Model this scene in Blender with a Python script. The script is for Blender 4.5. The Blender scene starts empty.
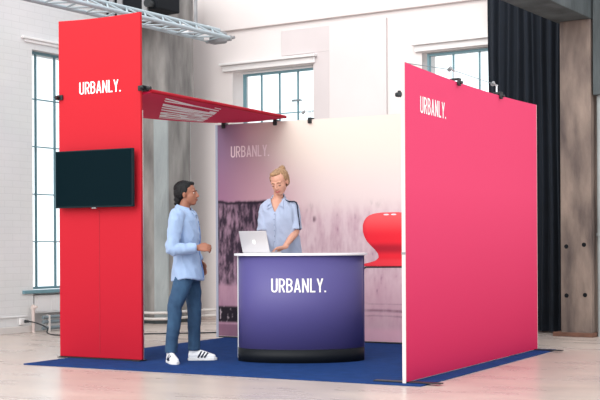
import bpy, bmesh, math, random
from mathutils import Vector, Matrix, noise
random.seed(4)
sc = bpy.context.scene
COL = sc.collection
PI = math.pi
YAW = math.radians(28.574)          # the camera looks this far to the left of the stand's depth axis
RR = math.radians(-4.6)             # the hall is turned a little against the stand
CY, SY = math.cos(YAW), math.sin(YAW)

def V(*a): return Vector(a)
def view(lat, depth, z=0.0):        # metres right of / in front of the viewpoint
    return Vector((lat*CY - depth*SY, lat*SY + depth*CY, z))
def hall(x, y, z=0.0):              # hall axes -> world
    return Vector((x*math.cos(RR) - y*math.sin(RR), x*math.sin(RR) + y*math.cos(RR), z))
def lin(c):
    c = c/255.0
    return c/12.92 if c <= 0.04045 else ((c+0.055)/1.055)**2.4
def rgb(r, g, b): return (lin(r), lin(g), lin(b), 1.0)

# ------------------------------------------------------------------ materials
def mat(name, col, rough=0.6, metal=0.0, var=0.0, scale=6.0, bump=0.0, bscale=40.0, col2=None, spec=0.5, stretch=None, sheen=0.0, coat=0.0):
    m = bpy.data.materials.new(name); m.use_nodes = True
    nt = m.node_tree; b = nt.nodes['Principled BSDF']
    b.inputs['Base Color'].default_value = col
    b.inputs['Roughness'].default_value = rough
    b.inputs['Metallic'].default_value = metal
    b.inputs['Specular IOR Level'].default_value = spec
    if sheen: b.inputs['Sheen Weight'].default_value = sheen
    if coat: b.inputs['Coat Weight'].default_value = coat
    tc = nt.nodes.new('ShaderNodeTexCoord'); mp = nt.nodes.new('ShaderNodeMapping')
    nt.links.new(tc.outputs['Object'], mp.inputs['Vector'])
    if stretch: mp.inputs['Scale'].default_value = stretch
    if var or col2:
        n = nt.nodes.new('ShaderNodeTexNoise'); n.inputs['Scale'].default_value = scale; n.inputs['Detail'].default_value = 6
        nt.links.new(mp.outputs['Vector'], n.inputs['Vector'])
        r = nt.nodes.new('ShaderNodeValToRGB')
        r.color_ramp.elements[0].position = 0.3; r.color_ramp.elements[1].position = 0.7
        c2 = col2 if col2 else tuple(min(1, x*(1-var)) for x in col[:3]) + (1,)
        r.color_ramp.elements[0].color = c2; r.color_ramp.elements[1].color = col
        nt.links.new(n.outputs['Fac'], r.inputs['Fac']); nt.links.new(r.outputs['Color'], b.inputs['Base Color'])
    if bump:
        n2 = nt.nodes.new('ShaderNodeTexNoise'); n2.inputs['Scale'].default_value = bscale; n2.inputs['Detail'].default_value = 4
        nt.links.new(mp.outputs['Vector'], n2.inputs['Vector'])
        bp = nt.nodes.new('ShaderNodeBump'); bp.inputs['Strength'].default_value = bump; bp.inputs['Distance'].default_value = 0.02
        nt.links.new(n2.outputs['Fac'], bp.inputs['Height']); nt.links.new(bp.outputs['Normal'], b.inputs['Normal'])
    return m

def brick_mat(name, c1, c2, cm):
    m = mat(name, c1, 0.75)
    nt = m.node_tree; b = nt.nodes['Principled BSDF']
    tc = nt.nodes.new('ShaderNodeTexCoord')
    sx = nt.nodes.new('ShaderNodeSeparateXYZ'); nt.links.new(tc.outputs['Object'], sx.inputs[0])
    ad = nt.nodes.new('ShaderNodeMath'); ad.operation = 'ADD'
    nt.links.new(sx.outputs['X'], ad.inputs[0]); nt.links.new(sx.outputs['Y'], ad.inputs[1])
    cb = nt.nodes.new('ShaderNodeCombineXYZ'); nt.links.new(ad.outputs[0], cb.inputs['X']); nt.links.new(sx.outputs['Z'], cb.inputs['Y'])
    br = nt.nodes.new('ShaderNodeTexBrick'); nt.links.new(cb.outputs[0], br.inputs['Vector'])
    br.inputs['Scale'].default_value = 1.0; br.inputs['Brick Width'].default_value = 0.27; br.inputs['Row Height'].default_value = 0.085
    br.inputs['Mortar Size'].default_value = 0.007; br.inputs['Mortar Smooth'].default_value = 0.5
    br.inputs['Color1'].default_value = c1; br.inputs['Color2'].default_value = c2; br.inputs['Mortar'].default_value = cm
    n = nt.nodes.new('ShaderNodeTexNoise'); n.inputs['Scale'].default_value = 1.3; n.inputs['Detail'].default_value = 8
    nt.links.new(tc.outputs['Object'], n.inputs['Vector'])
    mx = nt.nodes.new('ShaderNodeMix'); mx.data_type = 'RGBA'; mx.blend_type = 'MULTIPLY'
    mx.inputs['Factor'].default_value = 0.18
    nt.links.new(br.outputs['Color'], mx.inputs[6]); nt.links.new(n.outputs['Color'], mx.inputs[7])
    hs = nt.nodes.new('ShaderNodeHueSaturation'); hs.inputs['Saturation'].default_value = 0.35
    nt.links.new(mx.outputs[2], hs.inputs['Color']); nt.links.new(hs.outputs['Color'], b.inputs['Base Color'])
    bp = nt.nodes.new('ShaderNodeBump'); bp.inputs['Strength'].default_value = 0.12; bp.inputs['Distance'].default_value = 0.01; bp.invert = True
    nt.links.new(br.outputs['Fac'], bp.inputs['Height']); nt.links.new(bp.outputs['Normal'], b.inputs['Normal'])
    return m

def attr_mat(name, rough=0.6, spec=0.3):
    m = mat(name, (1, 1, 1, 1), rough, spec=spec)
    nt = m.node_tree; a = nt.nodes.new('ShaderNodeVertexColor'); a.layer_name = 'print'
    nt.links.new(a.outputs['Color'], nt.nodes['Principled BSDF'].inputs['Base Color'])
    return m

def floor_mat():
    m = mat('floor_boards', rgb(216, 196, 182), 0.3, spec=0.5)
    nt = m.node_tree; b = nt.nodes['Principled BSDF']
    tc = nt.nodes.new('ShaderNodeTexCoord')
    mp = nt.nodes.new('ShaderNodeMapping'); mp.inputs['Scale'].default_value = (0.6, 1.5, 1); mp.inputs['Rotation'].default_value = (0, 0, RR)
    nt.links.new(tc.outputs['Object'], mp.inputs['Vector'])
    n = nt.nodes.new('ShaderNodeTexNoise'); n.inputs['Scale'].default_value = 1.6; n.inputs['Detail'].default_value = 8; n.inputs['Roughness'].default_value = 0.6
    nt.links.new(mp.outputs['Vector'], n.inputs['Vector'])
    r = nt.nodes.new('ShaderNodeValToRGB')
    r.color_ramp.elements[0].position = 0.28; r.color_ramp.elements[0].color = rgb(176, 162, 156)
    r.color_ramp.elements[1].position = 0.66; r.color_ramp.elements[1].color = rgb(198, 182, 171)
    nt.links.new(n.outputs['Fac'], r.inputs['Fac']); 
    n3 = nt.nodes.new('ShaderNodeTexNoise'); n3.inputs['Scale'].default_value = 0.9; n3.inputs['Detail'].default_value = 5
    nt.links.new(tc.outputs['Object'], n3.inputs['Vector'])
    mx = nt.nodes.new('ShaderNodeMix'); mx.data_type = 'RGBA'; mx.blend_type = 'SOFT_LIGHT'; mx.inputs['Factor'].default_value = 0.25
    nt.links.new(r.outputs['Color'], mx.inputs[6]); nt.links.new(n3.outputs['Fac'], mx.inputs[7])
    nt.links.new(mx.outputs[2], b.inputs['Base Color'])
    rr = nt.nodes.new('ShaderNodeMapRange'); rr.inputs['To Min'].default_value = 0.24; rr.inputs['To Max'].default_value = 0.32
    nt.links.new(n.outputs['Fac'], rr.inputs['Value']); nt.links.new(rr.outputs[0], b.inputs['Roughness'])
    return m

def glass_mat():
    m = bpy.data.materials.new('window_glass'); m.use_nodes = True
    nt = m.node_tree; nt.nodes.clear()
    o = nt.nodes.new('ShaderNodeOutputMaterial'); mx = nt.nodes.new('ShaderNodeMixShader')
    t = nt.nodes.new('ShaderNodeBsdfTransparent'); t.inputs['Color'].default_value = (0.95, 0.99, 1.0, 1)
    g = nt.nodes.new('ShaderNodeBsdfGlossy'); g.inputs['Roughness'].default_value = 0.03
    fr = nt.nodes.new('ShaderNodeFresnel'); fr.inputs['IOR'].default_value = 1.35
    nt.links.new(fr.outputs[0], mx.inputs[0]); nt.links.new(t.outputs[0], mx.inputs[1]); nt.links.new(g.outputs[0], mx.inputs[2])
    nt.links.new(mx.outputs[0], o.inputs['Surface'])
    return m

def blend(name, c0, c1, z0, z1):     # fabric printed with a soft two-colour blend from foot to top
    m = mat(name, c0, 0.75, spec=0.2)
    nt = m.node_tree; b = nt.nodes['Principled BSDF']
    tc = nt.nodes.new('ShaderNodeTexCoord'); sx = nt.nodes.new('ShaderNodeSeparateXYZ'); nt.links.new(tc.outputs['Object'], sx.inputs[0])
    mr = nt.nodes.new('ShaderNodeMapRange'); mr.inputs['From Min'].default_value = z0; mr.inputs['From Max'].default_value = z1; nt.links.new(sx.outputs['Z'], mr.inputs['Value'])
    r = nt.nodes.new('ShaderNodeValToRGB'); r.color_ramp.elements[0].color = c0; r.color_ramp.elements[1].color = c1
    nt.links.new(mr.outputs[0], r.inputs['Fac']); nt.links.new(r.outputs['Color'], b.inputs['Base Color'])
    return m

def concrete(name, ca, cb, sc_=2.2):
    return mat(name, ca, 0.85, col2=cb, scale=sc_, bump=0.4, bscale=18, stretch=(1.8, 1.8, 0.5))

M = dict(
    brick=brick_mat('white_painted_brick', rgb(224, 221, 220), rgb(222, 219, 218), rgb(217, 214, 213)),
    plaster=mat('white_plaster', rgb(221, 213, 211), 0.8, var=0.05, scale=1.5),
    plaster_shade=mat('shaded_plaster', rgb(214, 206, 205), 0.8, var=0.05, scale=1.5),  # wall plaster with a faint shadow tone in its colour
    plaster_deep_shade=mat('deep_shaded_plaster', rgb(204, 195, 195), 0.8, var=0.06, scale=1.5),  # same plaster, deeper shadow tone in its colour
    floor=floor_mat(), glass=glass_mat(),
    frame=mat('window_steel', rgb(104, 140, 150), 0.5),
    white=mat('white_paint', rgb(226, 223, 222), 0.5),
    conc=concrete('grey_concrete', rgb(158, 154, 150), rgb(90, 86, 85)),
    conc_light=concrete('pale_concrete', rgb(166, 172, 172), rgb(132, 138, 139)),
    conc_brown=concrete('brown_concrete', rgb(146, 128, 117), rgb(66, 56, 56), 2.4),
    conc_dark=concrete('dark_concrete', rgb(88, 94, 96), rgb(58, 64, 66)),
    rust=mat('rusty_steel', rgb(120, 82, 66), 0.7, var=0.4),
    curtain=mat('navy_curtain', rgb(8, 20, 34), 0.9, var=0.3),
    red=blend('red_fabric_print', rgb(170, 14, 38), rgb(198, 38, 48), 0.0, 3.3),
    deep_red=mat('crimson_fabric_print', rgb(206, 34, 78), 0.75, bump=0.04, bscale=60, spec=0.2),
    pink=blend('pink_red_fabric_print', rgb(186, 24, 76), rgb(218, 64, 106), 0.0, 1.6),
    liner=mat('white_fabric', rgb(214, 204, 200), 0.8),
    alu=mat('aluminium', rgb(205, 206, 208), 0.35, metal=0.7),
    chrome=mat('chrome', rgb(215, 218, 222), 0.15, metal=1.0),
    black=mat('black_plastic', rgb(22, 26, 30), 0.45),
    letter=mat('white_lettering', rgb(250, 246, 244), 0.6),
    letter_pale=mat('pale_pink_lettering', rgb(246, 226, 232), 0.6),
    carpet=mat('blue_carpet', rgb(30, 62, 118), 0.95, var=0.25, scale=9, bump=0.4, bscale=220, spec=0.1),
    purple=mat('purple_laminate', rgb(86, 80, 136), 0.45, spec=0.3),
    plinth=mat('black_plinth', rgb(16, 20, 26), 0.55, spec=0.2),
    top=mat('white_laminate', rgb(240, 238, 240), 0.35),
    screen=mat('dark_screen_glass', rgb(6, 24, 30), 0.25, spec=0.03),
    bezel=mat('dark_bezel', rgb(22, 36, 42), 0.4, spec=0.1),
    silver=mat('silver_laptop', rgb(204, 202, 204), 0.35, metal=0.35),
    keys=mat('dark_keys', rgb(40, 40, 44), 0.5),
    mark=mat('white_mark', rgb(255, 255, 255), 0.4),
    truss=mat('grey_truss', rgb(168, 180, 186), 0.45, metal=0.3),
    steel_dark=mat('dark_steel', rgb(12, 16, 22), 0.7, spec=0.2),
    galv=mat('galvanised_sheet', rgb(150, 150, 152), 0.6, var=0.25),
    cable=mat('black_cable', rgb(26, 32, 38), 0.6),
    skin_tan=mat('tan_skin', rgb(150, 96, 74), 0.5, var=0.1, scale=20),
    skin_fair=mat('fair_skin', rgb(204, 150, 128), 0.5, var=0.08, scale=20),
    hair_dark=mat('black_hair', rgb(14, 13, 16), 0.5, spec=0.25, bump=0.6, bscale=60, stretch=(1, 1, 0.3)),
    hair_blond=mat('blond_hair', rgb(170, 132, 94), 0.5, col2=rgb(126, 92, 62), scale=30, bump=0.5, bscale=60, stretch=(2, 2, 0.4)),
    shirt_blue=mat('light_blue_cotton', rgb(150, 173, 208), 0.85, var=0.14, scale=8, sheen=0.2),
    shirt_trim=mat('blue_cotton_trim', rgb(92, 126, 182), 0.85),
    shirt_stripe=mat('pale_blue_cotton', rgb(164, 175, 200), 0.85, var=0.1, scale=10, sheen=0.2),
    navy=mat('navy_band', rgb(22, 28, 50), 0.8),
    denim=mat('blue_denim', rgb(50, 84, 116), 0.85, col2=rgb(28, 56, 86), scale=5, bump=0.25, bscale=120),
    trousers=mat('dark_trousers', rgb(34, 38, 54), 0.8),
    shoe=mat('white_leather', rgb(238, 238, 240), 0.45),
    sole=mat('white_rubber', rgb(226, 226, 226), 0.6),
    lip=mat('lip', rgb(176, 84, 84), 0.5), lip_dark=mat('dark_lip', rgb(126, 66, 58), 0.5),
    eye=mat('eye_white', rgb(236, 232, 230), 0.3), iris=mat('dark_iris', rgb(34, 26, 24), 0.2),
    button=mat('button', rgb(120, 132, 160), 0.4),
    pipe=mat('pale_pipe_paint', rgb(206, 200, 196), 0.5), pipe_dark=mat('grey_pipe_paint', rgb(112, 124, 130), 0.5),
    pipe_pink=mat('dusty_pink_pipe', rgb(206, 190, 184), 0.55),
)

# ------------------------------------------------------------------ mesh building
class B:
    def __init__(s): s.bm = bmesh.new()
    def box(s, c, size, rot=None):
        m = Matrix.Translation(Vector(c)) @ (rot.to_4x4() if rot else Matrix.Identity(4)) @ Matrix.Diagonal((size[0], size[1], size[2], 1))
        bmesh.ops.create_cube(s.bm, size=1, matrix=m); return s
    def span(s, a, b):
        return s.box([(a[i]+b[i])/2 for i in range(3)], [abs(b[i]-a[i]) for i in range(3)])
    def cyl(s, p, q, r, r2=None, n=14):
        p, q = Vector(p), Vector(q); d = q-p
        m = Matrix.Translation((p+q)/2) @ d.to_track_quat('Z', 'Y').to_matrix().to_4x4()
        bmesh.ops.create_cone(s.bm, cap_ends=True, segments=n, radius1=r, radius2=r if r2 is None else r2, depth=d.length, matrix=m); return s
    def ball(s, c, r, M_=None, u=20, v=12):
        if not hasattr(r, '__len__'): r = (r, r, r)
        m = (M_ or Matrix.Identity(4)) @ Matrix.Translation(Vector(c)) @ Matrix.Diagonal((r[0], r[1], r[2], 1))
        bmesh.ops.create_uvsphere(s.bm, u_segments=u, v_segments=v, radius=1, matrix=m); return s
    def tube(s, pts, r, n=8):
        return s.limb(pts, [r]*len(pts), n=n, sub=1)
    def limb(s, pts, rad, ref=(0, 1, 0), n=16, sub=3, M_=None, round_=True):
        P = [Vector(p) for p in pts]; Rd = [(r, r) if not hasattr(r, '__len__') else r for r in rad]
        N = len(P); ps, rs = [], []
        g = lambda L, i: L[max(0, min(N-1, i))]
        for i in range(N-1):
            for k in range(sub):
                t = k/sub
                def cr(a, b, c, d): return 0.5*((2*b)+(c-a)*t+(2*a-5*b+4*c-d)*t*t+(3*b-a-3*c+d)*t**3)
                ps.append(cr(g(P, i-1), g(P, i), g(P, i+1), g(P, i+2)))
                rs.append(tuple(max(0.001, cr(g(Rd, i-1)[j], g(Rd, i)[j], g(Rd, i+1)[j], g(Rd, i+2)[j])) for j in (0, 1)))
        ps.append(P[-1]); rs.append(Rd[-1])
        tang = []
        for i in range(len(ps)):
            a = ps[max(0, i-1)]; b = ps[min(len(ps)-1, i+1)]; tang.append((b-a).normalized())
        if round_:
            T0, T1 = tang[0], tang[-1]
            pre, prr, post, por = [], [], [], []
            for a in (80, 55, 28):
                ca, sa = math.cos(math.radians(a)), math.sin(math.radians(a))
                pre.append(ps[0]-T0*min(rs[0])*sa); prr.append((rs[0][0]*ca, rs[0][1]*ca))
            for a in (28, 55, 80):
                ca, sa = math.cos(math.radians(a)), math.sin(math.radians(a))
                post.append(ps[-1]+T1*min(rs[-1])*sa); por.append((rs[-1][0]*ca, rs[-1][1]*ca))
            ps = pre+ps+post; rs = prr+rs+por; tang = [T0]*3+tang+[T1]*3
        rings = []; A = None
        for p, r, T in zip(ps, rs, tang):
            rf = Vector(ref)
            A2 = rf - T*T.dot(rf)
            if A2.length < 0.15: A2 = (A - T*T.dot(A)) if A is not None else T.orthogonal()
            A2.normalize()
            A = A2; Bv = T.cross(A)
            ring = []
            for k in range(n):
                th = 2*PI*k/n
                q = p + A*r[0]*math.cos(th) + Bv*r[1]*math.sin(th)
                ring.append(s.bm.verts.new(M_ @ q if M_ else q))
            rings.append(ring)
        for i in range(len(rings)-1):
            for k in range(n):
                s.bm.faces.new((rings[i][k], rings[i][(k+1) % n], rings[i+1][(k+1) % n], rings[i+1][k]))
        s.bm.faces.new(rings[0][::-1]); s.bm.faces.new(rings[-1]); return s
    def prism(s, poly, z0, z1):
        a = [s.bm.verts.new((x, y, z0)) for x, y in poly]; b = [s.bm.verts.new((x, y, z1)) for x, y in poly]
        n = len(poly)
        s.bm.faces.new(a[::-1]); s.bm.faces.new(b)
        for i in range(n): s.bm.faces.new((a[i], a[(i+1) % n], b[(i+1) % n], b[i]))
        return s
    def poly(s, pts): s.bm.faces.new([s.bm.verts.new(p) for p in pts]); return s
    def xf(s, m): bmesh.ops.transform(s.bm, matrix=m, verts=s.bm.verts); return s
    def mesh(s, name):
        bmesh.ops.recalc_face_normals(s.bm, faces=s.bm.faces)
        me = bpy.data.meshes.new(name); s.bm.to_mesh(me); s.bm.free(); return me
    def done(s, name, m, parent=None, loc=(0, 0, 0), rz=0, bevel=0, smooth=False, kind=None, segs=2):
        me = s.mesh(name); me.materials.append(M[m] if isinstance(m, str) else m)
        if smooth: me.shade_smooth()
        o = bpy.data.objects.new(name, me); COL.objects.link(o); o.location = loc; o.rotation_euler = (0, 0, rz)
        if parent: o.parent = parent
        if bevel:
            md = o.modifiers.new('bevel', 'BEVEL'); md.width = bevel; md.segments = segs; md.limit_method = 'ANGLE'
        if kind: o['kind'] = kind
        return o
    def skin(s, name, m, parent=None, voxel=0.008, it=4, wrinkle=0.0, wscale=9, loc=(0, 0, 0), rz=0, tail=None):
        o = s.done(name, m, None, (0, 0, 0))
        r = o.modifiers.new('r', 'REMESH'); r.mode = 'VOXEL'; r.voxel_size = voxel; r.use_smooth_shade = True
        q = o.modifiers.new('s', 'SMOOTH'); q.factor = 0.5; q.iterations = it
        dg = bpy.context.evaluated_depsgraph_get()
        me = bpy.data.meshes.new_from_object(o.evaluated_get(dg)); me.name = name
        if wrinkle:
            ns = [v.normal.copy() for v in me.vertices]
            for v, nn in zip(me.vertices, ns):
                c = v.co
                w = noise.noise(Vector((c.x*wscale+3, c.y*wscale, c.z*wscale*0.8+c.x*wscale*0.9)))
                w = 1-abs(w)*2.2
                v.co = c + nn*wrinkle*w
        if tail:                 # shirt tails: hem dips at the back and front, rises at the sides
            for v in me.vertices:
                f = max(0, min(1, (tail[1]+0.10-v.co.z)/0.10))
                v.co.z -= tail[2]*f*(abs(v.co.x-tail[0])/0.15-0.45)
        o.modifiers.clear(); o.data = me; me.shade_smooth()
        o.location = loc; o.rotation_euler = (0, 0, rz)
        if parent: o.parent = parent
        return o

def tag(o, label, cat, group=None):
    o['label'] = label; o['category'] = cat
    if group: o['group'] = group
    return o
def thing(name, label, cat, loc=(0, 0, 0), rz=0, group=None):
    o = bpy.data.objects.new(name, None); COL.objects.link(o); o.location = loc; o.rotation_euler = (0, 0, rz)
    o.empty_display_size = 0.1
    return tag(o, label, cat, group)

# ------------------------------------------------------------------ condensed capitals for the stand's writing
def arc(cx, cy, rx, ry, a0, a1, n=12):
    return [(cx+rx*math.cos(math.radians(a0+(a1-a0)*i/n)), cy+ry*math.sin(math.radians(a0+(a1-a0)*i/n))) for i in range(n+1)]
H_ = 0.056
def glyphs():
    w = 0.42; h = H_
    bowl = lambda y1, y0, x: [(h, y1)]+arc(0.19, (y1+y0)/2, x-0.19, (y1-y0)/2, 90, -90)+[(h, y0)]
    return {
        'U': (w, [[(h, 1)]+arc(w/2, 0.22, w/2-h, 0.22-h, 180, 360)+[(w-h, 1)]]),
        'R': (w, [[(h, 0), (h, 1)], bowl(1-h, 0.47, w-h), [(0.2, 0.47), (w-h, 0)]]),
        'B': (w, [[(h, 0), (h, 1)], bowl(1-h, 0.53, w-h-0.015), bowl(0.53, h, w-h)]),
        'A': (0.46, [[(h, 0), (0.23, 1)], [(0.23, 1), (0.46-h, 0)], [(0.12, 0.26), (0.34, 0.26)]]),
        'N': (0.44, [[(h, 0), (h, 1)], [(h, 0.98), (0.44-h, 0.02)], [(0.44-h, 0), (0.44-h, 1)]]),
        'L': (0.36, [[(h, 1), (h, 0)], [(h, h), (0.36, h)]]),
        'Y': (0.44, [[(h, 1), (0.22, 0.42)], [(0.44-h, 1), (0.22, 0.42)], [(0.22, 0.46), (0.22, 0)]]),
        '.': (0.11, [[(0.05, 0), (0.05, 0.12)]]),
    }
def lettering(text, mapper, name, m, parent, gap=0.075, step=0.0005, weight=1.0):
    """mapper(s, t): s runs 0..1 along the word, t 0..1 up the letter"""
    G = glyphs(); W = sum(G[c][0] for c in text)+gap*(len(text)-1)
    b = B(); x0 = 0; n_st = 0
    for c in text:
        w, strokes = G[c]
        for st in strokes:
            pts = []; n_st += 1; dz = step*(n_st % 3)
            for (p, q) in zip(st, st[1:]):
                k = 6 if len(st) < 4 else 1
                for i in range(k): pts.append((p[0]+(q[0]-p[0])*i/k, p[1]+(q[1]-p[1])*i/k))
            pts.append(st[-1]); P = [Vector((p[0], p[1])) for p in pts]
            L, R = [], []
            for i, p in enumerate(P):
                d1 = (P[i]-P[i-1]).normalized() if i else None
                d2 = (P[i+1]-P[i]).normalized() if i < len(P)-1 else None
                d = (d1+d2).normalized() if d1 and d2 else (d1 or d2)
                n_ = Vector((-d.y, d.x)); hw = H_*weight if c != '.' else 0.06
                if d1 and d2: hw = hw/max(0.6, d.dot(d1))
                clampy = lambda v: (v.x, min(1.0, max(0.0, v.y)))
                L.append(clampy(p+n_*hw)); R.append(clampy(p-n_*hw))
            vs = [(b.bm.verts.new(mapper((x0+l[0])/W, l[1], dz)), b.bm.verts.new(mapper((x0+r[0])/W, r[1], dz))) for l, r in zip(L, R)]
            for i in range(len(vs)-1): b.bm.faces.new((vs[i][0], vs[i][1], vs[i+1][1], vs[i+1][0]))
        x0 += w+gap
    return b.done(name, m, parent)

# ================================================================== the hall
WX, WY, WH = -11.5, 14.55, 5.0       # left wall plane, back wall plane (hall axes), wall height
b = B(); b.span((-19, -9, -0.1), (9, 20, 0)); b.done('floor', 'floor', loc=(0, 0, 0), kind='structure')

def at_hall(bd, name, m, x, y, z=0, parent=None, **k):
    return bd.done(name, m, parent, hall(x, y, z) if parent is None else (x, y, z), RR if parent is None else 0, **k)

# left wall: local x = into the hall, y along the wall, opening y 11.2..12.6, z .52..3.67
L0, L1, Z0, Z1 = 11.24, 12.62, 0.53, 3.68
y0 = 4.0
b = B()
b.span((-0.4, 0, 0), (0, L0-y0, WH)); b.span((-0.4, L1-y0, 0), (0, WY+0.4-y0, WH))
b.span((-0.4, L0-y0, Z1), (0, L1-y0, WH)); b.span((-0.4, L0-y0, 0), (-0.12, L1-y0, Z0))
wl = at_hall(b, 'wall_left', 'brick', WX, y0, kind='structure')
# back wall with two openings
x0w = WX
ops = [(-10.70, -9.27), (-7.53, -5.95)]
b = B(); edges = [x0w]+[e for o in ops for e in o]+[1.5]
for i in range(0, len(edges), 2): b.span((edges[i]-x0w, 0, 0), (edges[i+1]-x0w, 0.4, WH))
ZB0, ZB1 = 0.53, 3.70
for (a, c) in ops:
    b.span((a-x0w, 0, ZB1), (c-x0w, 0.4, WH)); b.span((a-x0w, 0.12, 0), (c-x0w, 0.4, ZB0))
at_hall(b, 'wall_back', 'plaster', x0w, WY, kind='structure')
# raised course along the top of the back wall, added slabs painted as wall shadow
b = B(); b.span((0, -0.05, 4.32), (5.6, 0.0, WH)); at_hall(b, 'trim_1', 'plaster', x0w+0.3, WY, kind='structure', bevel=0.01)
b = B(); b.span((-8.985, -0.035, 0), (-8.06, 0, 4.235)); at_hall(b, 'trim_2', 'plaster_shade', 0, WY, kind='structure', bevel=0.006)
b = B(); b.span((-9.81, -0.02, 3.86), (-8.985, 0, 4.225)); b.span((-9.25, -0.02, 0), (-8.985, 0, 3.86)); at_hall(b, 'trim_3', 'plaster_deep_shade', 0, WY, kind='structure', bevel=0.006)
# window heads (small mouldings)
def head(n, x0, x1):
    b = B(); b.span((x0, -0.05, 3.715), (x1, 0, 3.80)); b.span((x0-0.03, -0.10, 3.80), (x1+0.03, 0, 3.835))
    at_hall(b, 'trim_%d' % n, 'white', 0, WY, kind='structure', bevel=0.006)
head(4, -10.86, -9.22); head(5, -7.62, -6.0)
b = B(); b.span((0, 11.1, 3.76), (0.02, 12.75, 3.80)); b.span((0, 11.05, 3.80), (0.04, 12.8, 3.83)); at_hall(b, 'trim_6', 'white', WX, 0, kind='structure', bevel=0.006)

def window(n, width, zs, zt, npane, nrow, base, rz, latch=False):
    """steel window, local x along the wall, y outwards"""
    fr = B(); T = 0.032
    fr.span((0, 0, zs), (T, 0.05, zt)); fr.span((width-T, 0, zs), (width, 0.05, zt))
    fr.span((T, 0, zs), (width-T, 0.05, zs+T)); fr.span((T, 0, zt-T), (width-T, 0.05, zt))
    for i in range(1, npane): 
        x = width*i/npane; fr.span((x-0.009, 0.01, zs+T), (x+0.009, 0.04, zt-T))
    step = (zt-zs)/nrow
    for j in range(1, nrow):
        z = zs+step*j; fr.span((T, 0.008, z-0.007), (width-T, 0.042, z+0.007))
    o = fr.done('window_%d' % n, 'frame', None, base, rz, kind='structure')
    g = B(); g.span((T*0.5, 0.022, zs+T*0.5), (width-T*0.5, 0.028, zt-T*0.5)); g.done('pane', 'glass', o)
    s_ = B(); s_.span((-0.02, -0.13, zs-0.05), (width+0.02, 0.0, zs-0.005)); s_.done('window_sill', 'frame', o, bevel=0.006)
    if latch:
        l = B(); l.box((width*0.74, -0.015, zs+step*4.27), (0.13, 0.02, 0.03)); l.cyl((width*0.80, -0.015, zs+step*4.27), (width*0.80, 0.01, zs+step*4.27), 0.012)
        l.done('latch', 'pipe_dark', o)
    return o
window(1, L1-L0+0.02, Z0+0.02, Z1, 4, 5, hall(WX-0.1, L0-0.17), RR+PI/2)
window(2, ops[0][1]-ops[0][0]-0.14, ZB0+0.02, ZB1-0.03, 4, 5, hall(ops[0][0]+0.12, WY+0.10), RR, True)
window(3, ops[1][1]-ops[1][0]-0.06, ZB0+0.02, ZB1-0.01, 4, 5, hall(ops[1][0]+0.05, WY+0.06), RR)

# wall foot on the left: ledge and skirting; box of panelling under the window
b = B(); b.span((0, 4, 0), (0.03, L0-0.05, 0.09)); at_hall(b, 'baseboard_left', 'pipe', WX, 0, kind='structure', bevel=0.006)
b = B(); b.span((0, 4, 0.20), (0.014, L0-0.1, 0.225)); at_hall(b, 'trim_7', 'brick', WX, 0, kind='structure', bevel=0.01)
b = B(); b.span((0, 0, 0), (3.6, 0.03, 0.07)); at_hall(b, 'baseboard_back', 'pipe_pink', WX+0.1, WY-0.03, kind='structure')
# concrete column in the corner (stands clear of both walls by the photo's strip of grey)
b = B(); b.prism([(-0.22, -0.35), (0.12, -0.35), (0.21, -0.20), (0.21, 0.35), (-0.22, 0.35)], 0, 3.28)
b.prism([(-0.22, -0.37), (0.17, -0.37), (0.26, -0.28), (0.26, 0.37), (-0.22, 0.37)], 3.28, WH)
cl = at_hall(b, 'trim_8', 'conc', -11.28, 13.65, kind='structure', bevel=0.012)
b = B(); b.prism([(0.10, -0.362), (0.125, -0.362), (0.220, -0.205), (0.220, -0.17), (0.205, -0.17), (0.10, -0.345)], 0.07, 3.26); b.done('pale_strip', 'conc_light', cl, bevel=0.004)
b = B(); b.prism([(-0.22, -0.36), (0.128, -0.366), (0.224, -0.21), (0.224, 0.36), (-0.22, 0.36)], 0, 0.06); b.done('dark_foot', 'conc_dark', cl)
# concrete column on the right with the beam it carries
b = B(); pts = [(-0.235, -0.06), (-0.17, -0.25), (0.21, -0.25), (0.21, 0.30), (-0.235, 0.30)]
b.prism(pts, 0, 3.79); cr = at_hall(b, 'trim_9', 'conc_brown', -5.16, 14.15, kind='structure', bevel=0.012)
b = B(); b.span((-0.26, -0.30, 0), (0.24, 0.28, 0.05)); b.done('steel_foot', 'rust', cr, bevel=0.005)
for (x, z) in ((-0.10, 1.08), (0.12, 1.10), (-0.10, 0.49), (0.13, 0.50)):
    b = B(); b.cyl((x, -0.246, z), (x, -0.2525, z), 0.028, n=7); b.done('bolt_hole', 'steel_dark', cr)
b = B(); b.span((-0.235, -7.0, 3.79), (0.215, 0.40, 4.5)); bo = at_hall(b, 'trim_10', 'conc_dark', -5.16, 14.15, kind='structure', bevel=0.01)
# pale pipe, upper concrete block beside the column
b = B(); b.cyl((0, 0, 0), (0, 0, 2.9), 0.03, n=16); b.cyl((0, 0, 1.2), (0, 0, 1.24), 0.04); 
tag(at_hall(b, 'drain_pipe', 'conc_light', -4.885, 14.02, smooth=False), 'pale grey upright pipe beside the brown concrete column', 'pipe')
b = B(); b.span((0, 0, 2.88), (0.9, 0.4, WH)); at_hall(b, 'trim_11', 'conc_dark', -4.93, 13.92, kind='structure', bevel=0.01)
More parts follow.
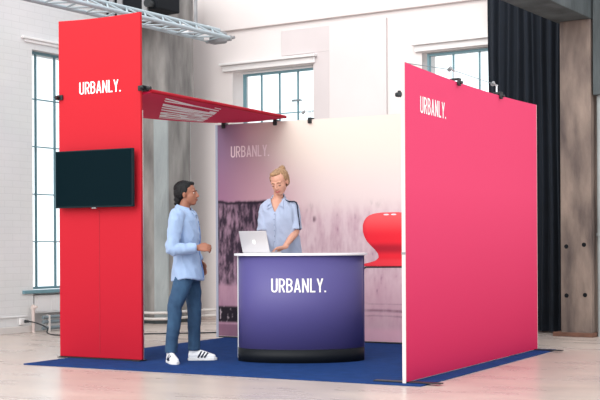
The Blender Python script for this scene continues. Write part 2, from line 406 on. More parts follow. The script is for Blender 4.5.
# ---- curtains
def curtain(name, label, x0, x1, y, z0, z1, waves, amp):
    n = waves*14; b = B(); front, back = [], []
    for i in range(n+1):
        t = i/n; x = x0+(x1-x0)*t
        a = amp*(math.sin(2*PI*waves*t)+0.35*math.sin(2*PI*waves*t*1.7+1))
        front.append((x, a)); back.append((x, a+0.008))
    poly = front+back[::-1]
    rows = 8; rings = []
    for j in range(rows+1):
        z = z0+(z1-z0)*j/rows; f = 1.0-0.35*j/rows
        rings.append([b.bm.verts.new((p[0]+0.012*math.sin(j*0.9+p[0]*9), p[1]*f, z)) for p in poly])
    m_ = len(poly)
    for j in range(rows):
        for k in range(m_): b.bm.faces.new((rings[j][k], rings[j][(k+1) % m_], rings[j+1][(k+1) % m_], rings[j+1][k]))
    cx = (x0+x1)/2
    for v in b.bm.verts: v.co.x -= cx
    return tag(at_hall(b, name, 'curtain', cx, y, smooth=True), label, 'curtain')
curtain('curtain', 'tall dark navy curtain hanging over the right end of the window, by the column', -6.46, -5.47, 14.33, 0.02, 4.75, 9, 0.045)
curtain('curtain', 'sliver of dark navy curtain at the right edge of the photo, behind the pale pipe', -4.84, -4.2, 14.30, 0.02, 2.86, 6, 0.04)

# ---- truss and the ductwork over the stand
tr = thing('lighting_truss', 'pale grey steel lattice truss hung under the ceiling above the red tower', 'truss', hall(-10.0, 8.6, 3.9), RR)
Ln = 4.45
for (x, z) in ((0, 0), (0.36, 0.0), (0.18, 0.12)):
    b = B(); b.cyl((x, 0, z), (x, Ln, z), 0.027, n=12); b.done('chord', 'truss', tr)
k = 13
for i in range(k):
    ya, ym, yb = Ln*i/k, Ln*(i+0.5)/k, Ln*(i+1)/k
    for p, q in (((0, ya, 0), (0.36, ym, 0)), ((0.36, ym, 0), (0, yb, 0)), ((0.36, ya, 0), (0.18, ym, 0.12)), ((0.18, ym, 0.12), (0.36, yb, 0)), ((0, ya, 0), (0.18, ym, 0.12))):
        b = B(); b.cyl(p, q, 0.012, n=8); b.done('brace', 'truss', tr)
b = B(); b.span((-0.03, Ln-0.02, -0.04), (0.39, Ln+0.01, 0.03)); b.done('end_plate', 'galv', tr, bevel=0.005)
for c_, z_ in (((-0.02, Ln-0.42, 0.10), (0.10, 0.12, 0.14)), ((0.02, Ln-0.12, 0.08), (0.16, 0.03, 0.2))):
    b = B(); b.box(c_, z_); b.done('white_bracket', 'white', tr, bevel=0.006)
b = B(); b.cyl((0.0, Ln-0.28, 0.02), (0.0, Ln-0.28, 1.2), 0.025); b.done('hanger', 'galv', tr)
b = B(); b.cyl((0.18, 1.2, 0.12), (0.18, 1.2, 1.2), 0.012); b.done('hanger', 'galv', tr)
du = thing('ventilation_duct', 'dark duct with pale hangers running above the truss, behind the red tower top', 'duct', hall(-11.45, 12.6, 4.33), RR)
b = B(); b.span((0, 0, 0), (0.92, 0.5, 0.65)); b.done('duct_body', 'steel_dark', du, bevel=0.02)
for x in (0.12, 0.27, 0.72):
    b = B(); b.span((x-0.04, -0.03, -0.05), (x+0.05, 0.0, 0.75)); b.done('strap', 'galv', du, bevel=0.004)
b = B(); b.cyl((0.85, -0.12, 0.06), (0.85, 0.0, 0.06), 0.06, 0.04); b.done('spot_housing', 'black', du)
b = B(); b.span((-0.10, Ln+0.02, -0.02), (0.14, Ln+0.26, 0.14)); b.done('end_box', 'galv', tr, bevel=0.03)
b = B(); b.cyl((0.14, Ln+0.12, 0.03), (0.36, Ln+0.10, 0.02), 0.03, 0.022); b.done('end_spigot', 'galv', tr)

# ---- pipes, socket, cables along the walls
hp = thing('heating_pipe', 'pale heating pipes low along the column foot and white wall behind the man', 'pipe', hall(-11.0, 14.42), RR)
inv2 = lambda x, y, z: (x+11.0, y-14.42, z)
for z, o_ in ((0.16, 0.0), (0.075, 0.02)):
    b = B(); pp = [(-11.45, 13.18), (-11.12, 13.18), (-10.98, 13.30), (-10.98, 14.20), (-10.84, 14.40), (-8.8, 14.40)]
    for p, q in zip(pp, pp[1:]): b.cyl(inv2(*p, z), inv2(*q, z), 0.02)
    for p in pp[1:-1]: b.ball(inv2(*p, z), 0.0205, u=12, v=8)
    b.done('pipe_run', 'pipe', hp)
for x in (0.5, 1.1, 1.7):
    b = B(); b.span((x-0.012, -0.04, 0), (x+0.012, 0.0, 0.19)); b.done('bracket', 'pipe_dark', hp)
rp = thing('heating_pipe', 'grey heating pipes on the floor under the left window', 'pipe', hall(WX+0.12, L0+0.05), RR)
for z in (0.05, 0.13, 0.19):
    b = B(); b.cyl((0, 0, z), (0, 1.3, z), 0.024); b.done('pipe_run', 'pipe_dark', rp)
for y in (0.1, 0.9):
    b = B(); b.span((-0.03, y-0.012, 0), (0.03, y+0.012, 0.22)); b.done('bracket', 'pipe', rp)
rz_ = B(); rz_.cyl((0, 0, 0), (0, 0, 0.36), 0.022); rz_.cyl((0, 0, 0.30), (0, 0, 0.34), 0.032); rz_.cyl((0, 0, 0.33), (0.07, 0, 0.33), 0.016)
tag(at_hall(rz_, 'riser_pipe', 'pipe_pink', WX+0.06, L0-0.06), 'short upright pink pipe with valve left of the left window foot', 'pipe')
bx = B(); bx.span((0, 0, 0.24), (0.03, 1.3, 0.47))
for i in range(5): bx.span((0.03, 0.05+i*0.26, 0.26), (0.036, 0.25+i*0.26, 0.45))
tag(at_hall(bx, 'radiator', 'white', WX-0.05, L0+0.04), 'flat white radiator panel under the left window', 'radiator')
so = thing('wall_socket', 'white wall socket low on the left brick wall, with black plug', 'socket', hall(WX, 11.02, 0.15), RR)
b = B(); b.box((0.0175, 0, 0), (0.035, 0.085, 0.085)); b.done('cover_plate', 'white', so, bevel=0.006)
cb = thing('power_cable', 'thin black cable running from the wall socket across the floor behind the red tower', 'cable', hall(WX+0.04, 11.05, 0.15), RR)
b = B(); b.cyl((0.005, 0, 0), (0.06, 0.01, 0), 0.022, 0.015); b.done('plug', 'black', cb, smooth=False)
inv = Matrix.Rotation(-RR, 4, 'Z') @ Matrix.Translation(-hall(WX+0.04, 11.05, 0.15))
pts = [(0.06, 0.01, 0.0), (0.12, 0.08, -0.02), (0.2, 0.2, -0.09)]+[tuple(inv @ Vector(p)) for p in ((-10.20, 11.98, 0.008), (-9.8, 11.74, 0.008), (-9.4, 12.05, 0.008), (-8.98, 12.37, 0.008), (-8.43, 12.81, 0.008), (-8.1, 13.1, 0.008), (-7.2, 13.2, 0.008), (-5.5, 13.1, 0.008))]
b = B(); b.limb(pts, [0.008]*len(pts), ref=(0, 0, 1), n=8, sub=5); b.done('wire', 'cable', cb, smooth=True)

# ================================================================== the stand
XL, XR, XT = -7.809, -3.839, -6.802
YT, YB, YF, HW, HT = 9.374, 12.253, 8.79, 2.56, 3.346
b = B(); b.span((-2.02, 0, 0.0), (2.02, 3.62, 0.012))
tag(b.done('carpet', 'carpet', None, (-5.700, 8.72, 0), 0, bevel=0.004), 'dark blue carpet laid under the whole exhibition stand', 'carpet')
CZ = 0.0125

def sag_slab(b, ya, yb, x0, x1, z0, z1, sag, n=16, axis='y'):
    rows = []
    for i in range(n+1):
        t = i/n; y = ya+(yb-ya)*t; zt = z1-sag*4*t*(1-t)
        q = [(x0, y, z0), (x1, y, z0), (x1, y, zt), (x0, y, zt)]
        if axis == 'x': q = [(p[1], p[0], p[2]) for p in q]
        rows.append([b.bm.verts.new(p) for p in q])
    for i in range(n):
        for k in range(4): b.bm.faces.new((rows[i][k], rows[i][(k+1) % 4], rows[i+1][(k+1) % 4], rows[i+1][k]))
    b.bm.faces.new(rows[0][::-1]); b.bm.faces.new(rows[-1])

# right side wall
sw = thing('exhibition_screen', 'tall pink-red fabric side wall on the right of the stand', 'exhibition screen', (XR, YF, CZ))
LN = 12.22-YF
b = B(); sag_slab(b, 0.012, LN-0.012, -0.012, 0.0, 0.010, HW-CZ, 0.028); b.done('outer_graphic', 'pink', sw)
b = B(); sag_slab(b, 0.012, LN-0.012, -0.029, -0.023, 0.010, HW-CZ, 0.028); b.done('inner_graphic', 'liner', sw)
for y in (0, LN-0.012):
    b = B(); b.span((-0.029, y, 0), (-0.001, y+0.012, HW-CZ)); b.done('end_post', 'liner', sw)
b = B(); b.span((-0.023, 0.012, 0), (-0.012, LN-0.012, 0.03)); b.done('bottom_rail', 'alu', sw)
for y in (LN/3, 2*LN/3):
    b = B(); b.span((-0.023, y-0.02, 0.03), (-0.012, y+0.02, HW-0.06)); b.done('inner_post', 'alu', sw)
b = B(); b.span((-0.031, -0.003, 1.02), (0.0, 0.006, 1.04)); b.done('joint_band', 'galv', sw)
for y in (0.03, LN-0.10):
    b = B(); b.span((-0.30, y, 0.0005), (0.28, y+0.07, 0.010)); b.done('foot_plate', 'black', sw, bevel=0.003)
lettering('URBANLY.', lambda s, t, e: (0.0015+e, 9.107-YF+0.562*s, 2.186-CZ+0.137*t), 'lettering', 'letter', sw)

# tower
tw = thing('display_tower', 'tall narrow red fabric tower panel on the left of the stand, screen hung on it', 'display tower', (XL-0.015, YT, CZ))
W = XT-XL-0.012
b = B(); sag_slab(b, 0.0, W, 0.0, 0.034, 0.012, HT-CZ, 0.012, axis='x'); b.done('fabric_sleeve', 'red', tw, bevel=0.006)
b = B(); b.span((0.0, -0.012, 0.0), (W, 0.08, 0.0115)); b.span((-0.0, -0.04, 0.0), (0.09, -0.012, 0.008)); b.span((W-0.09, -0.04, 0.0), (W, -0.012, 0.008)); b.done('foot_plate', 'black', tw)
b = B(); b.span((W-0.03, 0.036, 0.0), (W-0.006, 0.050, 2.40)); b.done('rear_post', 'alu', tw)
b = B(); b.span((W/2-0.003, -0.002, 0.05), (W/2+0.003, 0.0, 1.45)); b.done('seam', mat('dark_red_seam', rgb(158, 12, 34), 0.8), tw)
lettering('URBANLY.', lambda s, t, e: (-7.548-XL+0.503*s, -0.0015-e, 2.600-CZ+0.120*t), 'lettering', 'letter', tw)

# screen
tv = thing('television', 'flat black television screen hung on the red tower', 'television', (-7.325, YT, 1.765))
b = B(); b.span((-0.468, -0.094, -0.279), (0.468, -0.058, 0.279)); b.done('bezel', 'bezel', tv, bevel=0.006)
b = B(); b.span((-0.455, -0.0965, -0.262), (0.455, -0.0935, 0.268)); b.done('screen', 'screen', tv)
b = B(); b.span((-0.2, -0.06, -0.15), (0.2, -0.008, 0.15)); b.done('wall_mount', 'black', tv)
b = B(); b.box((0.0, -0.08, -0.283), (0.05, 0.02, 0.012)); b.done('sensor', 'galv', tv)

# back wall with its printed picture
bw = thing('exhibition_screen', 'wide fabric back wall printed with a sunset gradient, rough wall and red chair', 'exhibition screen', (XL, YB, CZ))
BW_ = -3.905-XL
def ss(a, b_, x):
    t = max(0, min(1, (x-a)/(b_-a))); return t*t*(3-2*t)
def mixc(a, b_, t): return tuple(a[i]+(b_[i]-a[i])*t for i in range(3))
def srgb(*c): return tuple(lin(v) for v in c)
def fb(x, z, sx, sz, o=0): return noise.fractal(Vector((x*sx+o, z*sz+o*0.7, o)), 0.9, 2.1, 5)
def picture(x, z):
    # sky gradient of the print
    top = mixc(mixc(srgb(152, 122, 156), srgb(218, 174, 192), ss(0.0, 0.62, x+0.10*(2.5-z))), srgb(252, 236, 224), ss(0.38, 1.15, x+0.28*(z-1.9)))
    low = mixc(mixc(srgb(176, 128, 160), srgb(232, 186, 198), ss(0, 0.7, x)), srgb(248, 228, 226), ss(0.6, 1.5, x))
    c = mixc(low, top, ss(1.6, 2.3, z))
    edge = 1.625+0.02*fb(x, z, 5, 1)
    n1 = fb(x, z, 9, 2.2, 3); n2 = fb(x, z, 30, 9, 7); n3 = fb(x, z, 3, 3, 11)
    # pale plaster of the pictured wall
    plast = mixc(srgb(238, 212, 218), srgb(206, 164, 180), min(1, max(0, 0.26+0.6*n1+0.3*n3+0.35*n2)))
    plast = mixc(plast, srgb(226, 176, 192), ss(0.95, 0.5, z)*0.6)
    plast = mixc(plast, srgb(150, 108, 130), ss(0.45, 0.9, n1*0.6+n2*0.5+0.25*n3)*0.8)
    for (px, pz, pr) in ((1.28, 1.57, 0.06), (2.14, 1.60, 0.09), (2.04, 1.57, 0.05), (1.62, 1.62, 0.07), (0.98, 1.63, 0.12), (1.32, 1.40, 0.04)):
        d = math.hypot((x-px), (z-pz)*0.8)
        plast = mixc(plast, srgb(126, 92, 108), ss(pr, pr*0.2, d)*max(0, min(1, 0.45+1.9*n2)))
    # dark weathered boards on the left
    dk = mixc(srgb(60, 46, 64), srgb(176, 142, 164), min(1, max(0, 0.34+0.75*n1+0.75*n2)))
    dark = ss(1.02, 0.66, x+0.12*n3)
    wall = mixc(plast, dk, dark)
    wall = mixc(wall, srgb(44, 32, 50), dark*ss(0.03, 0.0, abs(z-edge+0.015)))
    # lower bands
    band = mixc(srgb(168, 128, 152), srgb(200, 158, 178), min(1, max(0, 0.5+0.7*n1)))
    wall = mixc(wall, band, ss(0.66, 0.60, z)*dark)
    wall = mixc(wall, mixc(srgb(34, 28, 40), srgb(196, 180, 190), ss(0.55, 0.9, n2+0.2)), ss(0.39, 0.36, z)*ss(0.17, 0.20, z)*ss(1.5, 0.8, x))
    wall = mixc(wall, srgb(132, 92, 116), ss(0.17, 0.15, z)*ss(0.9, 0.5, x)*0.8)
    for zc, wd, st in ((0.36, 0.022, 0.75), (0.30, 0.012, 0.5), (0.44, 0.008, 0.4)):
        wall = mixc(wall, srgb(120, 78, 100), ss(wd, wd*0.3, abs(z-zc-0.012*n3))*st*ss(1.2, 1.6, x)*max(0, min(1, 0.75+0.6*n1)))
    wall = mixc(wall, srgb(244, 190, 208), ss(0.20, 0.12, z)*ss(1.2, 1.6, x)*0.8)
    soft = ss(edge+0.02, edge-0.01, z)*max(dark, 0.0)+ss(edge+0.05, edge-0.30, z)*(1-dark)
    c = mixc(c, wall, min(1, soft)); return tuple(v*0.82 for v in c)
def printed_grid(name, x0, x1, z0, z1, nx_, nz_, y, parent, inside=None, colour=picture):
    me = bpy.data.meshes.new(name); vs, fs, cs = [], [], []
    for j in range(nz_+1):
        for i in range(nx_+1):
            x = x0+(x1-x0)*i/nx_; z = z0+(z1-z0)*j/nz_
            vs.append((x, y, z)); cs.append(colour(x, z))
    for j in range(nz_):
        for i in range(nx_):
            a = j*(nx_+1)+i; fs.append((a, a+1, a+nx_+2, a+nx_+1))
    me.from_pydata(vs, [], fs); me.update()
    at = me.color_attributes.new('print', 'FLOAT_COLOR', 'POINT')
    for i, c in enumerate(cs): at.data[i].color = (c[0], c[1], c[2], 1)
    me.materials.append(M['print']); o = bpy.data.objects.new(name, me); COL.objects.link(o); o.parent = parent
    return o
M['print'] = attr_mat('printed_fabric', 0.7, 0.2)
printed_grid('printed_graphic', 0.02, BW_-0.005, 0.02, HW-CZ-0.004, 300, 230, -0.002, bw)
b = B(); b.span((0.0, 0.0, 0.015), (BW_, 0.045, HW-CZ)); b.done('backing', 'liner', bw)
b = B(); b.span((-0.012, -0.006, 0), (0.02, 0.05, HW-CZ)); b.done('left_post', mat('lilac_grey_post', rgb(158, 164, 184), 0.5), bw)
b = B(); b.span((0.02, -0.004, 0.0), (BW_, 0.045, 0.016)); b.done('bottom_rail', 'black', bw)
lettering('URBANLY.', lambda s, t, e: (-7.605-XL+0.527*s, -0.0035-e, 2.160-CZ+0.135*t), 'lettering', 'letter_pale', bw)
# the chair printed on it
def chair_print():
    C0 = -5.53-XL; bm = bmesh.new(); lay = bm.verts.layers.float_color.new('print')
    prof = [(0.886, 0.335), (0.865, 0.35), (0.897, 0.34), (0.912, 0.26), (0.935, 0.18), (0.97, 0.142), (1.01, 0.148), (1.06, 0.19), (1.10, 0.235), (1.15, 0.285), (1.20, 0.315), (1.26, 0.335), (1.33, 0.337), (1.38, 0.32), (1.42, 0.29), (1.445, 0.25), (1.462, 0.19), (1.472, 0.10)]
    prof = sorted(prof[2:]); full = [(0.872, 0.34)]+prof
    rows = []; NZ, NX = 60, 24
    for j in range(NZ+1):
        z = 0.872+(1.472-0.872)*j/NZ
        for (a, c) in zip(full, full[1:]):
            if a[0] <= z <= c[0]: w = a[1]+(c[1]-a[1])*(z-a[0])/(c[0]-a[0]); break
        row = []
        for i in range(NX+1):
            s = -1+2*i/NX; x = s*w
            c = mixc(srgb(236, 40, 56), srgb(248, 92, 96), ss(1.2, 1.45, z))
            c = mixc(c, srgb(150, 22, 44), ss(0.99, 1.06, z)*ss(1.15, 1.08, z)*0.7)
            c = mixc(c, srgb(240, 66, 78), ss(0.97, 0.93, z)*0.7)
            c = mixc(c, srgb(150, 20, 40), ss(0.885, 0.872, z)*0.7)
            c = mixc(c, srgb(180, 24, 46), ss(0.86, 1.0, abs(s))*0.35)
            v = bm.verts.new((C0+x, -0.005, z-CZ)); v[lay] = (*c, 1); row.append(v)
        rows.append(row)
    for j in range(NZ):
        for i in range(NX): bm.faces.new((rows[j][i], rows[j][i+1], rows[j+1][i+1], rows[j+1][i]))
    me = bpy.data.meshes.new('printed_chair'); bm.to_mesh(me); bm.free(); me.materials.append(M['print'])
    o = bpy.data.objects.new('printed_chair', me); COL.objects.link(o); o.parent = bw; o['label'] = 'printed red chair shell'
    for xc in (-0.045, 0.045):
        q = B(); q.poly([(C0+xc-0.032+0.012*(k == 3)-0.0, -0.007, 1.442-CZ+dz) if False else (C0+xc+0.034*math.cos(2*PI*k/14), -0.007, 1.448-CZ+0.009*math.sin(2*PI*k/14)) for k in range(14) for dz in (0,)])
        q.done('printed_slot', 'letter_pale', o)
    q = B(); path = [(0.33, 0.868), (-0.30, 0.862), (-0.325, 0.845), (-0.34, 0.80), (-0.345, 0.74)]
    for (p, r) in zip(path, path[1:]):
        d = Vector((r[0]-p[0], r[1]-p[1])).normalized(); nn = Vector((-d.y, d.x))*0.008
        q.poly([(C0+p[0]+nn.x, -0.006, p[1]+nn.y-CZ), (C0+r[0]+nn.x, -0.006, r[1]+nn.y-CZ), (C0+r[0]-nn.x, -0.006, r[1]-nn.y-CZ), (C0+p[0]-nn.x, -0.006, p[1]-nn.y-CZ)])
    q.done('printed_leg', 'black', o)
chair_print()

# canopy
KA = (-6.75, YT+0.066, 2.575); KB = (-6.86, 12.25, 2.590); KC = (-7.79, 12.25, 2.585); KD = (-7.79, YT+0.066, 2.50)
cn = thing('display_canopy', 'red fabric canopy panel bridging from the tower to the back wall', 'canopy', (-6.78, YT+0.066, 2.575))
def kp(s, t, dz=0.0):            # s from right edge to left, t from tower to back wall
    a = Vector(KA).lerp(Vector(KB), t); c = Vector(KD).lerp(Vector(KC), t); p = a.lerp(c, s)
    p.z += dz-0.03*4*t*(1-t)*s - 0.015*4*s*(1-s)
    return p-Vector((-6.78, YT+0.066, 2.575))
b = B(); NS, NT = 8, 16
lo = [[b.bm.verts.new(kp(i/NS, j/NT)) for i in range(NS+1)] for j in range(NT+1)]
hi = [[b.bm.verts.new(kp(i/NS, j/NT, 0.03)) for i in range(NS+1)] for j in range(NT+1)]
for j in range(NT):
    for i in range(NS):
        b.bm.faces.new((lo[j][i], lo[j][i+1], lo[j+1][i+1], lo[j+1][i])); b.bm.faces.new((hi[j][i], hi[j+1][i], hi[j+1][i+1], hi[j][i+1]))
    for i in (0, NS): b.bm.faces.new((lo[j][i], hi[j][i], hi[j+1][i], lo[j+1][i]))
for i in range(NS):
    for j in (0, NT): b.bm.faces.new((lo[j][i], lo[j][i+1], hi[j][i+1], hi[j][i]))
b.done('fabric_panel', 'deep_red', cn, smooth=False)
b = B(); b.tube([kp(0, j/NT, 0.015) for j in range(NT+1)], 0.019, n=10); b.done('edge_rail', 'red', cn, smooth=True)
b = B(); b.tube([kp(1, j/NT, 0.015) for j in range(NT+1)], 0.017, n=10); b.done('edge_rail', 'deep_red', cn, smooth=True)
qa, qb, qc, qd = (0.02, 0.10), (0.08, 0.52), (0.84, 0.80), (0.86, 0.50)   # end/top, end/foot, start/foot, start/top of the word
def kmap(s, t, e):
    top = (qd[0]+(qa[0]-qd[0])*s, qd[1]+(qa[1]-qd[1])*s); bot = (qc[0]+(qb[0]-qc[0])*s, qc[1]+(qb[1]-qc[1])*s)
    return kp(bot[0]+(top[0]-bot[0])*t, bot[1]+(top[1]-bot[1])*t, -0.003-e)
lettering('URBANLY.', kmap, 'lettering', 'letter', cn, weight=1.45)

# ---- clips
GRP = 'black clips on the panel edges'
def clip(label, loc, rz=0, arm=False, group='black panel clips', down=True):
    o = thing('panel_clip', label, 'clip', loc, rz, GRP)
    b = B(); b.span((-0.023, -0.028, -0.048), (0.023, -0.004, 0.018)); b.span((-0.023, 0.052, -0.03), (0.023, 0.064, 0.018)); b.span((-0.023, -0.028, 0.003), (0.023, 0.064, 0.020)); b.done('jaw', 'black', o, bevel=0.006)
    b = B(); b.cyl((0, -0.028, -0.02), (0, -0.05, -0.02), 0.015, 0.012); b.done('knob', 'black', o, bevel=0.003)
    if arm:
        b = B(); b.cyl((0.0, 0.03, 0.018), (0.0, 0.03, 0.085), 0.009); b.cyl((0, 0.03, 0.08), (-0.09, 0.03, 0.10), 0.008); b.ball((0, 0.03, 0.083), 0.012, u=12, v=8); b.done('arm', 'chrome', o, smooth=False)
        b = B(); b.cyl((-0.085, 0.03, 0.105), (-0.12, 0.03, 0.08), 0.014, 0.019); b.done('lamp_head', 'galv', o)
    else:
        b = B(); b.cyl((0, 0.02, 0.02), (0, 0.02, 0.06), 0.009); b.done('pin', 'chrome', o)
    return o
clip('black clip on the back wall top under the canopy, near its left corner', (-7.70, YB, HW), 0)
clip('black clip on the back wall top below the tip of the canopy', (-6.99, YB, HW), 0)
clip('black clip with grey arm alone on the back wall top, above the woman\'s right', (-6.53, YB, HW), 0, True)
clip('black clip with chrome arm on the pink-red side wall top, nearer its front corner', (XR, 9.95, HW-0.012), PI/2, True)
clip('black clip with chrome arm on the pink-red side wall top, nearer its far end', (XR, 11.06, HW-0.012), PI/2, True)
def side_clip(label, loc, sx):
    o = thing('panel_clip', label, 'clip', loc, 0, GRP)
    b = B(); b.span((0.0, -0.02, -0.025), (0.07*sx, 0.0, 0.025)); b.span((0.0, 0.055, -0.025), (0.06*sx, 0.075, 0.025)); b.span((0.045*sx, -0.02, -0.025), (0.07*sx, 0.075, 0.025)); b.done('jaw', 'black', o, bevel=0.005)
    b = B(); b.cyl((0.05*sx, -0.02, 0), (0.05*sx, -0.06, 0), 0.02, 0.016); b.done('knob', 'black', o, bevel=0.003)
    b = B(); b.cyl((0.07*sx, 0.03, 0), (0.12*sx, 0.03, 0), 0.016); b.done('pin', 'black', o, bevel=0.003)
    return o
side_clip('black clip on the right edge of the red tower, where the canopy starts', (XT-0.045, YT, 2.615), 1)
side_clip('black clip on the left edge of the red tower, level with its lettering', (XL+0.045, YT, 2.585), -1)
o = thing('panel_clip', 'black clip on the inner side of the side wall front edge, high up', 'clip', (XR-0.034, YF, 2.31), 0, GRP)
b = B(); b.span((-0.022, -0.010, -0.025), (-0.001, 0.04, 0.025)); b.span((-0.022, -0.012, -0.02), (0.015, -0.002, 0.01)); b.done('jaw', 'black', o, bevel=0.008)
b = B(); b.cyl((-0.022, 0.01, -0.005), (-0.045, 0.01, -0.005), 0.022, 0.016); b.done('knob', 'black', o)
b = B(); pts = [(-0.0, 0.05, 0.0), (0.0, 1.10, 0.075), (0.0, 2.30, 0.075)]
for (p, q) in zip(pts, pts[1:]): b.cyl(p, q, 0.0035, n=8)
tag(b.done('lamp_wire', 'pipe_dark', None, (XR-0.025, YF, HW), 0), 'thin grey wire strung above the top of the pink-red side wall', 'wire')

# ---- counter (turned to face the open corner)
ct = thing('reception_counter', 'purple curved reception counter with white top and black plinth', 'counter', view(0.007, 11.58, CZ), YAW)
def dshape(a, b_, back, n=48):
    p = [(a*math.cos(PI+PI*i/n), b_*math.sin(PI+PI*i/n)) for i in range(n+1)]
    return p+[(a*0.97, back), (-a*0.97, back)]
ZC = 1.035-CZ
b = B(); b.prism(dshape(0.600, 0.362, 0.10), 0.125, ZC-0.022); cw = b.done('body', 'purple', ct, smooth=False)
for p in cw.data.polygons: p.use_smooth = abs(p.normal.z) < 0.5 and p.normal.y < 0.6
b = B(); b.prism(dshape(0.606, 0.368, 0.10), 0.0, 0.125); pl_ = b.done('plinth', 'plinth', ct)
for p in pl_.data.polygons: p.use_smooth = abs(p.normal.z) < 0.5 and p.normal.y < 0.6
b = B(); b.prism(dshape(0.640, 0.385, 0.22), ZC-0.022, ZC); b.done('counter_top', 'top', ct, bevel=0.004)
for sx in (-1, 1):
    b = B(); b.span((sx*0.602-0.007, 0.0, 0.02), (sx*0.602+0.007, 0.025, ZC-0.022)); b.done('edge_strip', 'alu' if sx < 0 else 'purple', ct)
def cmap(s, t, e):
    a, b_ = 0.6015+e, 0.3635+e
    x = -0.2775+0.512*s
    return (x, -b_*math.sqrt(1-(x/a)**2)-0.0006, 0.672-CZ+0.130*t)
lettering('URBANLY.', cmap, 'lettering', 'letter', ct)

# ---- laptop
lp = thing('laptop', 'open silver laptop standing on the white counter top', 'laptop', view(-0.415, 11.50, 1.0355), YAW-math.radians(30))
b = B(); b.span((-0.152, 0.0, 0.0), (0.152, 0.212, 0.014)); b.done('base', 'silver', lp, bevel=0.004)
b = B(); b.span((-0.135, 0.02, 0.0135), (0.135, 0.115, 0.0155)); b.done('keyboard', 'keys', lp)
b = B(); b.span((-0.05, 0.128, 0.0135), (0.05, 0.195, 0.0148)); b.done('trackpad', 'alu', lp)
tilt = Matrix.Rotation(math.radians(19), 4, 'X')
ld = B(); ld.span((-0.152, -0.004, 0.0), (0.152, 0.003, 0.212)); ld.xf(Matrix.Translation((0, -0.004, 0.012)) @ tilt)
lid = ld.done('lid', 'silver', lp, bevel=0.002)
b = B(); b.span((-0.142, 0.003, 0.012), (0.142, 0.0045, 0.202)); b.xf(Matrix.Translation((0, -0.004, 0.012)) @ tilt); b.done('display', 'screen', lid)
# fruit mark: round body with a bite and a leaf
b = B(); poly = []
for k in range(40):
    a = 2*PI*k/40; r = 0.020*(1-0.10*math.cos(2*a)*0.6-0.10*(math.exp(-((a-PI/2)/0.25)**2)))
    x, z = r*math.cos(a), 0.105+r*1.05*math.sin(a)
    dx, dz = x-0.0225, z-0.107
    d = math.hypot(dx, dz)
    if d < 0.010: x, z = 0.0225+dx/d*0.010, 0.107+dz/d*0.010
    poly.append((x, -0.0052, z))
b.poly(poly); b.poly([(0.001+0.0065*math.cos(t)-0.0, -0.0052, 0.1325+0.0065*math.sin(t)) for t in [PI*1.5*i/8-PI/2 if False else PI*(0.0+0.5*i/8) for i in range(9)]]+[(0.001+0.0065-0.0065*math.cos(PI*0.5*i/8)*0+(-0.0065)*(0), -0.0052, 0.1325) for i in range(0)])
b.xf(Matrix.Translation((0, -0.004, 0.012)) @ tilt); b.done('mark', 'mark', lid)

# ================================================================== people
def hand(bd, Mx, thumb=1, curl=(35, 45, 30), L=1.0):
    """wrist at origin, fingers along +x, back of the hand +z, thumb towards +y*thumb"""
    bd.limb([(-0.02, 0, 0), (0.02, 0.0, 0), (0.06, 0, 0), (0.088, 0, -0.002)], [(0.026, 0.020), (0.033, 0.017), (0.042, 0.015), (0.040, 0.012)], ref=(0, 1, 0), M_=Mx)
    for k, ln in enumerate((0.072, 0.080, 0.074, 0.058)):
        y = (0.030-0.0205*k)*thumb; p = Vector((0.086, y, 0.0)); pts = [Vector((0.06, y, 0)), p]; ang = 0
        for seg, f in zip(curl, (0.45, 0.32, 0.23)):
            ang += math.radians(seg); p = p+Vector((math.cos(ang), 0, -math.sin(ang)))*ln*f*L; pts.append(p)
        bd.limb(pts, [0.0088, 0.0092, 0.0086, 0.0080, 0.0070], ref=(0, 1, 0), n=10, M_=Mx)
    t = thumb
    bd.limb([(0.012, 0.018*t, -0.004), (0.040, 0.043*t, -0.012), (0.066, 0.052*t, -0.022), (0.088, 0.046*t, -0.032)], [0.015, 0.0125, 0.0105, 0.0085], ref=(0, 0, 1), n=10, M_=Mx)

def head(bd, Mx, k=1.0):
    e = lambda c, r: bd.ball(c, r, Mx)
    e((-0.012, 0, 0.025), (0.096, 0.075, 0.088)); e((0.036, 0, -0.032), (0.060, 0.061, 0.080)); e((0.056, 0, -0.090), (0.032, 0.034, 0.025))
    e((0.02, 0, -0.06), (0.055, 0.056, 0.045))
    for s in (-1, 1):
        e((0.057, 0.034*s, -0.028), (0.026, 0.022, 0.020)); e((0.078, 0.028*s, 0.021), (0.014, 0.024, 0.008)); e((0.101, 0.012*s, -0.036), (0.011, 0.008, 0.008))
        e((-0.004, 0.074*s, -0.012), (0.018, 0.009, 0.031)); e((0.001, 0.079*s, -0.004), (0.013, 0.006, 0.018))
    bd.limb([(0.088, 0, 0.016), (0.101, 0, -0.008), (0.112, 0, -0.030), (0.102, 0, -0.038)], [0.0080, 0.0088, 0.0105, 0.0085], M_=Mx, n=10)
    e((0.090, 0, -0.060), (0.009, 0.022, 0.010)); e((0.086, 0, -0.076), (0.009, 0.018, 0.007))

